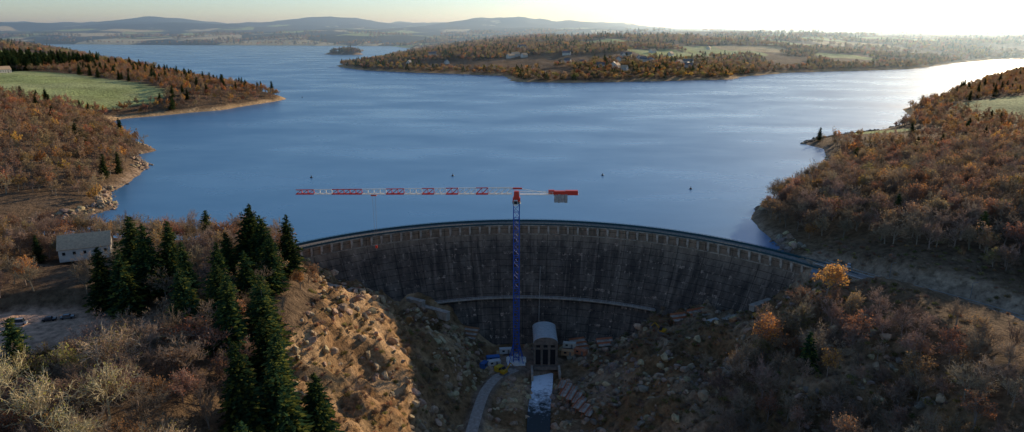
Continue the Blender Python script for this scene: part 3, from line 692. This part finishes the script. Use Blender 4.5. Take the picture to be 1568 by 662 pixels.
T['pale']=[decid("pale_chestnut",61+i,17,1.2,400,.42,[barkpale,barkpale,olive,brown]) for i in range(2)]
T['olive']=[decid("olive_oak",71+i,13,1.0,1200,.48,[bark,twig,olive,brown]) for i in range(2)]
T['spruce']=[conifer("spruce",81+i,27,7.4,[bark,needle,needle2],60,11,.95) for i in range(3)]
T['pine']=[conifer("pine",91+i,17,5,[bark,needle,needle2],34,8) for i in range(2)]
mid_bare=[decid("mid_bare",101+i,13.5,1.05,170,.6,[bark,twig,brown,rust],1) for i in range(3)]
mid_rust=[decid("mid_rust",111+i,13,1.0,360,.8,[bark,twig,rust,brown],1) for i in range(2)]
mid_orange=[decid("mid_orange",121,12,1.0,420,.8,[bark,twig,orange,rust],1)]
mid_brown=[decid("mid_brown",131+i,13,1.0,320,.8,[bark,twig,brown,brown],1) for i in range(2)]
far_t=[fartree("far_rust",141,12,5.5,160,1.6,[bark,rust,brown]),fartree("far_brown",142,12,5.5,140,1.6,[bark,brown,twig]),fartree("far_brown2",143,13,6,140,1.6,[bark,brown,olive]),fartree("far_orange",144,11,5,150,1.6,[bark,orange,rust]),fartree("far_olive",145,12,5.5,150,1.6,[bark,olive,brown]),fartree("far_pine",146,15,6,150,1.8,[bark,needle,needle2],True)]
shr=[shrub("s_brown",151,1.3,190,.28,[bark,brown,twig]),shrub("s_rust",152,1.2,190,.28,[bark,rust,brown]),shrub("s_olive",153,1.3,200,.28,[bark,olive,needle2]),shrub("s_dark",154,1.2,190,.28,[bark,needle2,olive])]
rks=[rockmesh("rk%d"%i,i,rockm) for i in range(4)]; rkd=[rockmesh("rkd%d"%i,i+9,rockd) for i in range(4)]

def near(kind,name,x,y,s=1.0,z=None):
    me=random.choice(T[kind]); o=link(bpy.data.objects.new(name,me)); o.location=(x,y,(hz(x,y) if z is None else z)-.2); o.rotation_euler=(random.uniform(-.03,.03),random.uniform(-.03,.03),random.uniform(0,6.28)); o.scale=(s*random.uniform(.92,1.08),)*2+(s*random.uniform(.92,1.08),); return o
def scatter(name,meshes,xs,ys,scl,idx,tilt=0.05,zoff=-.2,flat=None):
    xs=np.array(xs,float);ys=np.array(ys,float); N=len(xs)
    if N==0: return
    zs=height(xs,ys)+zoff
    col=bpy.data.collections.new(name+"_kinds")
    for i,me in enumerate(meshes):
        o=bpy.data.objects.new("%s_kind_%02d"%(name,i),me); col.objects.link(o)
    me=bpy.data.meshes.new(name); me.vertices.add(N); me.vertices.foreach_set('co',np.stack([xs,ys,zs],-1).ravel())
    a_=me.attributes.new('rot','FLOAT_VECTOR','POINT'); rot=np.stack([np.random.uniform(-tilt,tilt,N),np.random.uniform(-tilt,tilt,N),np.random.uniform(0,6.28,N)],-1); a_.data.foreach_set('vector',rot.ravel().astype(np.float32))
    s3=np.stack([scl*np.random.uniform(.85,1.15,N),scl*np.random.uniform(.85,1.15,N),scl*np.random.uniform(.85,1.15,N)],-1)
    a_=me.attributes.new('scl','FLOAT_VECTOR','POINT'); a_.data.foreach_set('vector',s3.ravel().astype(np.float32))
    a_=me.attributes.new('idx','INT','POINT'); a_.data.foreach_set('value',np.array(idx,np.int32))
    ob=link(bpy.data.objects.new(name,me))
    ng=bpy.data.node_groups.new(name,'GeometryNodeTree'); ng.interface.new_socket('Geometry',in_out='INPUT',socket_type='NodeSocketGeometry'); ng.interface.new_socket('Geometry',in_out='OUTPUT',socket_type='NodeSocketGeometry')
    gi=ng.nodes.new('NodeGroupInput');go=ng.nodes.new('NodeGroupOutput');ip=ng.nodes.new('GeometryNodeInstanceOnPoints');ci=ng.nodes.new('GeometryNodeCollectionInfo')
    ci.inputs['Collection'].default_value=col; ci.inputs['Separate Children'].default_value=True; ci.inputs['Reset Children'].default_value=True
    def na(nm,dt):
        x=ng.nodes.new('GeometryNodeInputNamedAttribute'); x.data_type=dt; x.inputs['Name'].default_value=nm; return x.outputs[0]
    ng.links.new(gi.outputs[0],ip.inputs['Points']); ng.links.new(ci.outputs[0],ip.inputs['Instance']); ip.inputs['Pick Instance'].default_value=True
    ng.links.new(na('idx','INT'),ip.inputs['Instance Index']); ng.links.new(na('rot','FLOAT_VECTOR'),ip.inputs['Rotation']); ng.links.new(na('scl','FLOAT_VECTOR'),ip.inputs['Scale'])
    ng.links.new(ip.outputs[0],go.inputs[0]); md=ob.modifiers.new("scatter",'NODES'); md.node_group=ng
    return ob
def grid(x0,x1,y0,y1,sp_):
    gx,gy=np.meshgrid(np.arange(x0,x1,sp_),np.arange(y0,y1,sp_)); gx=gx.ravel()+np.random.uniform(-.48,.48,gx.size)*sp_; gy=gy.ravel()+np.random.uniform(-.48,.48,gy.size)*sp_; return gx,gy
def infr(x,y,mg=60): return np.abs(x)<0.80*y+mg
def choose(N,w):
    w=np.array(w,float);w/=w.sum(); return np.random.choice(len(w),N,p=w)
rd=lambda x,y:line_d(x,y,road_pts)[0]

for (x,y,s) in((-139,242,1.08),(-131,236,1.0),(-146,232,.92),(-135,226,.85),(-126,242,.9),(-99,250,1.12),(-93,247,1.05),(-87,256,.9),(-105,243,.85),(-101,258,.95),(-96,214,.92),(-90,222,.8),(-87,236,.85),(-76,198,1.1),(-84,190,.95),(-72,186,.85),(-80,208,.95),(-62,165,1.08),(-70,160,.95),(-66,176,.95),(-56,178,.75),(-54,150,.8),(-64,146,.9),(-112,225,.85),(-101,200,.8),(-92,204,.9)):
    near('spruce','spruce_tree',x,y,s)
for (x,y,s) in((-108,140,1.15),(-92,128,1.05),(-125,150,1.2),(-107,168,1.25),(-122,118,1.1),(-78,138,.85),(-76,118,1.0),(-98,150,1.1),(-88,112,1.0)):
    near('pale','chestnut_tree',x,y,s)
for (x,y,s,k) in((-112,262,1,'rust'),(-122,255,1,'bare'),(-118,278,.95,'bare'),(-108,236,.9,'rust'),(-150,252,1.1,'bare'),(-160,250,.9,'bare'),(-135,265,1.1,'bare'),(-146,275,1.1,'rust'),(-155,292,1.1,'bare'),(-128,292,1.1,'rust'),(-168,304,1.1,'bare'),(-215,262,1.1,'bare'),(-215,285,1.1,'bare'),(-125,206,.9,'bare'),(-120,196,.8,'brown'),(-112,184,.9,'rust'),(-164,182,.9,'bare'),(-92,170,.8,'brown'),
  (110,243,1.25,'bare'),(121,250,1.3,'orange'),(94,235,1.25,'orange'),(99,228,1.1,'rust'),(80,222,1.1,'bare'),(86,214,1.15,'bare'),(130,262,.7,'bare'),(74,244,.7,'bare'),(103,215,1.1,'bare'),(118,228,1.0,'bare'),(156,402,1.1,'bare'),(166,418,1.0,'bare'),(172,404,.9,'brown'),(-47,290,.5,'orange'),(-40,282,.4,'rust'),(-82,262,.7,'rust'),(-80,246,.6,'orange'),(-62,200,.6,'rust')):
    near(k,{'bare':'bare_oak_tree','rust':'autumn_oak_tree','orange':'autumn_beech_tree','brown':'oak_tree'}[k],x,y,s)

dt=T['bare']+T['rust']+T['orange']+T['brown']+T['olive']+T['pine']   # 4,3,2,3,2,2
gx,gy=grid(-330,-80,70,335,7.8); d=shore(gx,gy); z=height(gx,gy,d)
cpm=np.hypot((gx-CP[0])/46,(gy-CP[1]+6)/33); hm=np.hypot((gx+176)/21,(gy-267)/24)
sunl=((gx-CP[0])*.6+(gy-CP[1])*.8>0)&((gx-CP[0])*.6+(gy-CP[1])*.8<62)&(np.abs((gx-CP[0])*-.8+(gy-CP[1])*.6)<30)&(np.random.rand(len(gx))<.75)
rim=np.interp(gy,[60,165,250,320],[-66,-66,-88,-110])
k=(d>3)&(cpm>1)&(hm>1)&(gx<rim)&infr(gx,gy,40)&(np.hypot(gx,gy)>80)&~sunl; gx,gy=gx[k],gy[k]
scatter("left_bank_woodland",dt,gx,gy,np.random.uniform(.7,1.05,len(gx)),choose(len(gx),[7,7,7,7,1.6,1.6,1.6,.4,.4,2.5,2.5,2.5,1.2,1.2,.4,.4]))
gx,gy=grid(58,330,120,300,7.2); rr_=rd(gx,gy); xr=np.interp(gy,[190,212,227,241,254,265,276,290],[184,180,175,167,159,150,143,136])
k=(rr_>8)&infr(gx,gy,60)&(gx>np.interp(gy,[120,200,240,262,300],[50,62,84,118,150]))&~((rr_<34)&(gx<xr)&(gy>190))&~((rr_<24)&(gx>=xr)&(gy>215)); gx,gy=gx[k],gy[k]
scatter("right_bank_woodland",dt,gx,gy,np.random.uniform(.6,.95,len(gx))*np.where(gx>165,1.1,1),choose(len(gx),[10,10,9,7,.9,.9,.9,.3,.3,2.6,2.6,2.6,.5,.5,.1,.1]))
gx,gy=grid(120,420,290,470,7.3); d=shore(gx,gy); k=(d>6)&(rd(gx,gy)>22)&infr(gx,gy,40)&(np.hypot(gx-CX,gy-CY)>166)&~((rd(gx,gy)<45)&(np.random.rand(len(gx))<.5)); gx,gy=gx[k],gy[k]
scatter("hill_woodland",dt,gx,gy,np.random.uniform(.7,1.05,len(gx)),choose(len(gx),[6,6,6,6,2,2,2,1.2,1.2,4,4,4,.6,.6,.25,.25]))
mt_=mid_bare+mid_rust+mid_orange+mid_brown+[T['pine'][0]]
def fieldfree(x,y): return field_mask(x,y)==0
gx,gy=grid(150,1500,470,2000,9.5); d=shore(gx,gy); k=(d>7)&(gy-np.clip((gx-516)*.55,0,2500)<1300)&infr(gx,gy,80)&fieldfree(gx,gy)&(np.hypot(gx-350,(gy-690)*1.2)>75)&~((np.abs(gx-696)<26)&(gy>820)&(gy<915)); gx,gy=gx[k],gy[k]
scatter("right_shore_woodland",mt_,gx,gy,np.random.uniform(.65,1.1,len(gx)),choose(len(gx),[3,3,3,2,2,2.5,2.5,2.5,.6]))
gx,gy=grid(-700,-240,400,790,8.5); d=shore(gx,gy); k=(d>5)&infr(gx,gy,40)&fieldfree(gx,gy); gx,gy=gx[k],gy[k]
scatter("left_shore_woodland",mt_,gx,gy,np.random.uniform(.75,1.15,len(gx)),choose(len(gx),[4,4,4,2,2,1,3,3,.3]))
gx,gy=grid(-1500,-340,790,1500,10); d=shore(gx,gy); k=(d>7)&infr(gx,gy,60)&fieldfree(gx,gy); gx,gy=gx[k],gy[k]
scatter("headland_woodland",mt_,gx,gy,np.random.uniform(.7,1.1,len(gx)),choose(len(gx),[2,2,2,2,2,3,2,2,1.4]))
gx,gy=grid(-1100,-800,1180,1400,12); scatter("headland_conifers",T['pine'],gx,gy,np.random.uniform(1.1,1.5,len(gx)),choose(len(gx),[1,1]))
def farscatter(name,x0,x1,y0,y1,sp_,cond,sc,w):
    gx,gy=grid(x0,x1,y0,y1,sp_); d=shore(gx,gy); k=(d>10)&infr(gx,gy,100)&fieldfree(gx,gy)&cond(gx,gy,d)
    for hx,hy in HP: k&=~((np.abs(gx-hx)<18)&(gy-hy<10)&(gy-hy>-42))
    gx,gy=gx[k],gy[k]
    scatter(name,far_t,gx,gy,np.random.uniform(.75,1.2,len(gx))*sc,choose(len(gx),w))
fw=lambda x,y,s:fbm(x,y,260,3,s)
farscatter("peninsula_woodland",-560,2300,1400,2400,12,lambda x,y,d:(y-np.clip((x-516)*.55,0,2500)>1250)&((fw(x,y,7)>-.3)|(d<60)),1.0,[2.0,3,3,1.2,2,2.4])
farscatter("peninsula_hill_woodland",-560,3600,2400,4000,20,lambda x,y,d:(y-np.clip((x-516)*.4,0,2500)>1250)&(fw(x,y,8)>-.15),1.35,[2,3,3,1,2,2])
farscatter("west_bank_woodland",-2600,-600,1500,3600,20,lambda x,y,d:(x<-500)&(fw(x,y,8)>-.3),1.35,[2,3,3,1,2,1.5])
farscatter("far_shore_woodland",-4600,3500,4300,6500,34,lambda x,y,d:((fw(x,y,12)>.18)|(d<45)),1.7,[1,3,3,.5,3,2])
a_=np.random.uniform(0,6.28,120);r_=np.sqrt(np.random.uniform(0,1,120)); scatter("island_trees",far_t,-735+72*r_*np.cos(a_),3150+48*r_*np.sin(a_),np.random.uniform(.9,1.3,120),choose(120,[1,2,2,.5,2,2]))
gx,gy=grid(-105,150,150,318,1.9); z=height(gx,gy); r_=np.hypot(gx-CX,gy-CY); n_=fbm(gx,gy,16,3,77)
k=(r_<148)&(z>-49)&(z<4)&(line_d(gx,gy,track_pts)[0]>5)&(rd(gx,gy)>7)&(n_>np.where(gx<0,-.15,-.35))&(np.random.rand(len(gx))<np.where(gx<-30,.6,.8)); 
fr=r_<153-32.5*np.clip((-z-3)/47,0,1)**1.15-2; k&=fr; sx_,sy_=gx[k],gy[k]
scatter("hillside_shrubs",shr,sx_,sy_,np.random.uniform(.25,1.0,len(sx_))**1.3*1.25,choose(len(sx_),[4.5,2.5,2,1.0]))
gx,gy=grid(128,215,196,312,2.4); k=(rd(gx,gy)>6.5)&(rd(gx,gy)<36)&(np.random.rand(len(gx))<.5)&(np.hypot(gx-CX,gy-CY)>158)&(fbm(gx,gy,14,3,31)>-.15)|((rd(gx,gy)>6.5)&(rd(gx,gy)<32)&(np.hypot(gx-CX,gy-CY)<146)&(np.random.rand(len(gx))<.6)); gx,gy=gx[k],gy[k]
scatter("roadside_shrubs",shr,gx,gy,np.random.uniform(.4,1.1,len(gx)),choose(len(gx),[4.5,2,2,1.0]))
gx,gy=grid(-105,150,180,318,1.7); z=height(gx,gy); r_=np.hypot(gx-CX,gy-CY); fr=r_<153-32.5*np.clip((-z-3)/47,0,1)**1.15-1
k=fr&(z<3)&(line_d(gx,gy,track_pts)[0]>4)&(line_d(gx,gy,river_pts)[0]>3.5)&(np.hypot((gx-6)/14,(gy-301)/9)>1)&(fbm(gx,gy,12,3,66)>.02)&(rd(gx,gy)>7)&(np.random.rand(len(gx))<.6); gx,gy=gx[k],gy[k]
lft=gx<8
s_=np.random.uniform(.15,1.0,len(gx))**3.2*2.4+.15
ix=np.where(lft,np.random.randint(0,4,len(gx)),np.random.randint(0,8,len(gx)))
scatter("gorge_rocks",rks+rkd,gx,gy,s_,ix,.6,-.15)
gx,gy=grid(-520,480,312,900,2.6); d=shore(gx,gy); k=(d>-3)&(d<8)&(fbm(gx,gy,35,2,60)>-.2)&(np.hypot(gx-CX,gy-CY)>158)&~((gx<-350)&(gy>690)); gx,gy=gx[k],gy[k]
scatter("shore_rocks",rkd+rks,gx,gy,np.random.uniform(.3,1.0,len(gx))**2*2.4+.3,np.random.randint(0,8,len(gx)),.5,-.1)

# ------------------------------------------------------------------ atmospheric haze over the lake (real scattering volume)
mb=MB(); mb.box((0,8600,70),(40000,14000,400))
hm_=bpy.data.materials.new("morning_haze"); hm_.use_nodes=True; n=hm_.node_tree.nodes; l=hm_.node_tree.links; n.remove(n['Principled BSDF'])
vs=n.new('ShaderNodeVolumeScatter'); vs.inputs['Color'].default_value=(.52,.74,1.0,1); vs.inputs['Density'].default_value=1.4e-4; vs.inputs['Anisotropy'].default_value=.72
l.new(vs.outputs[0],n['Material Output'].inputs['Volume'])
mb.obj("atmospheric_haze",[hm_])
print("done")
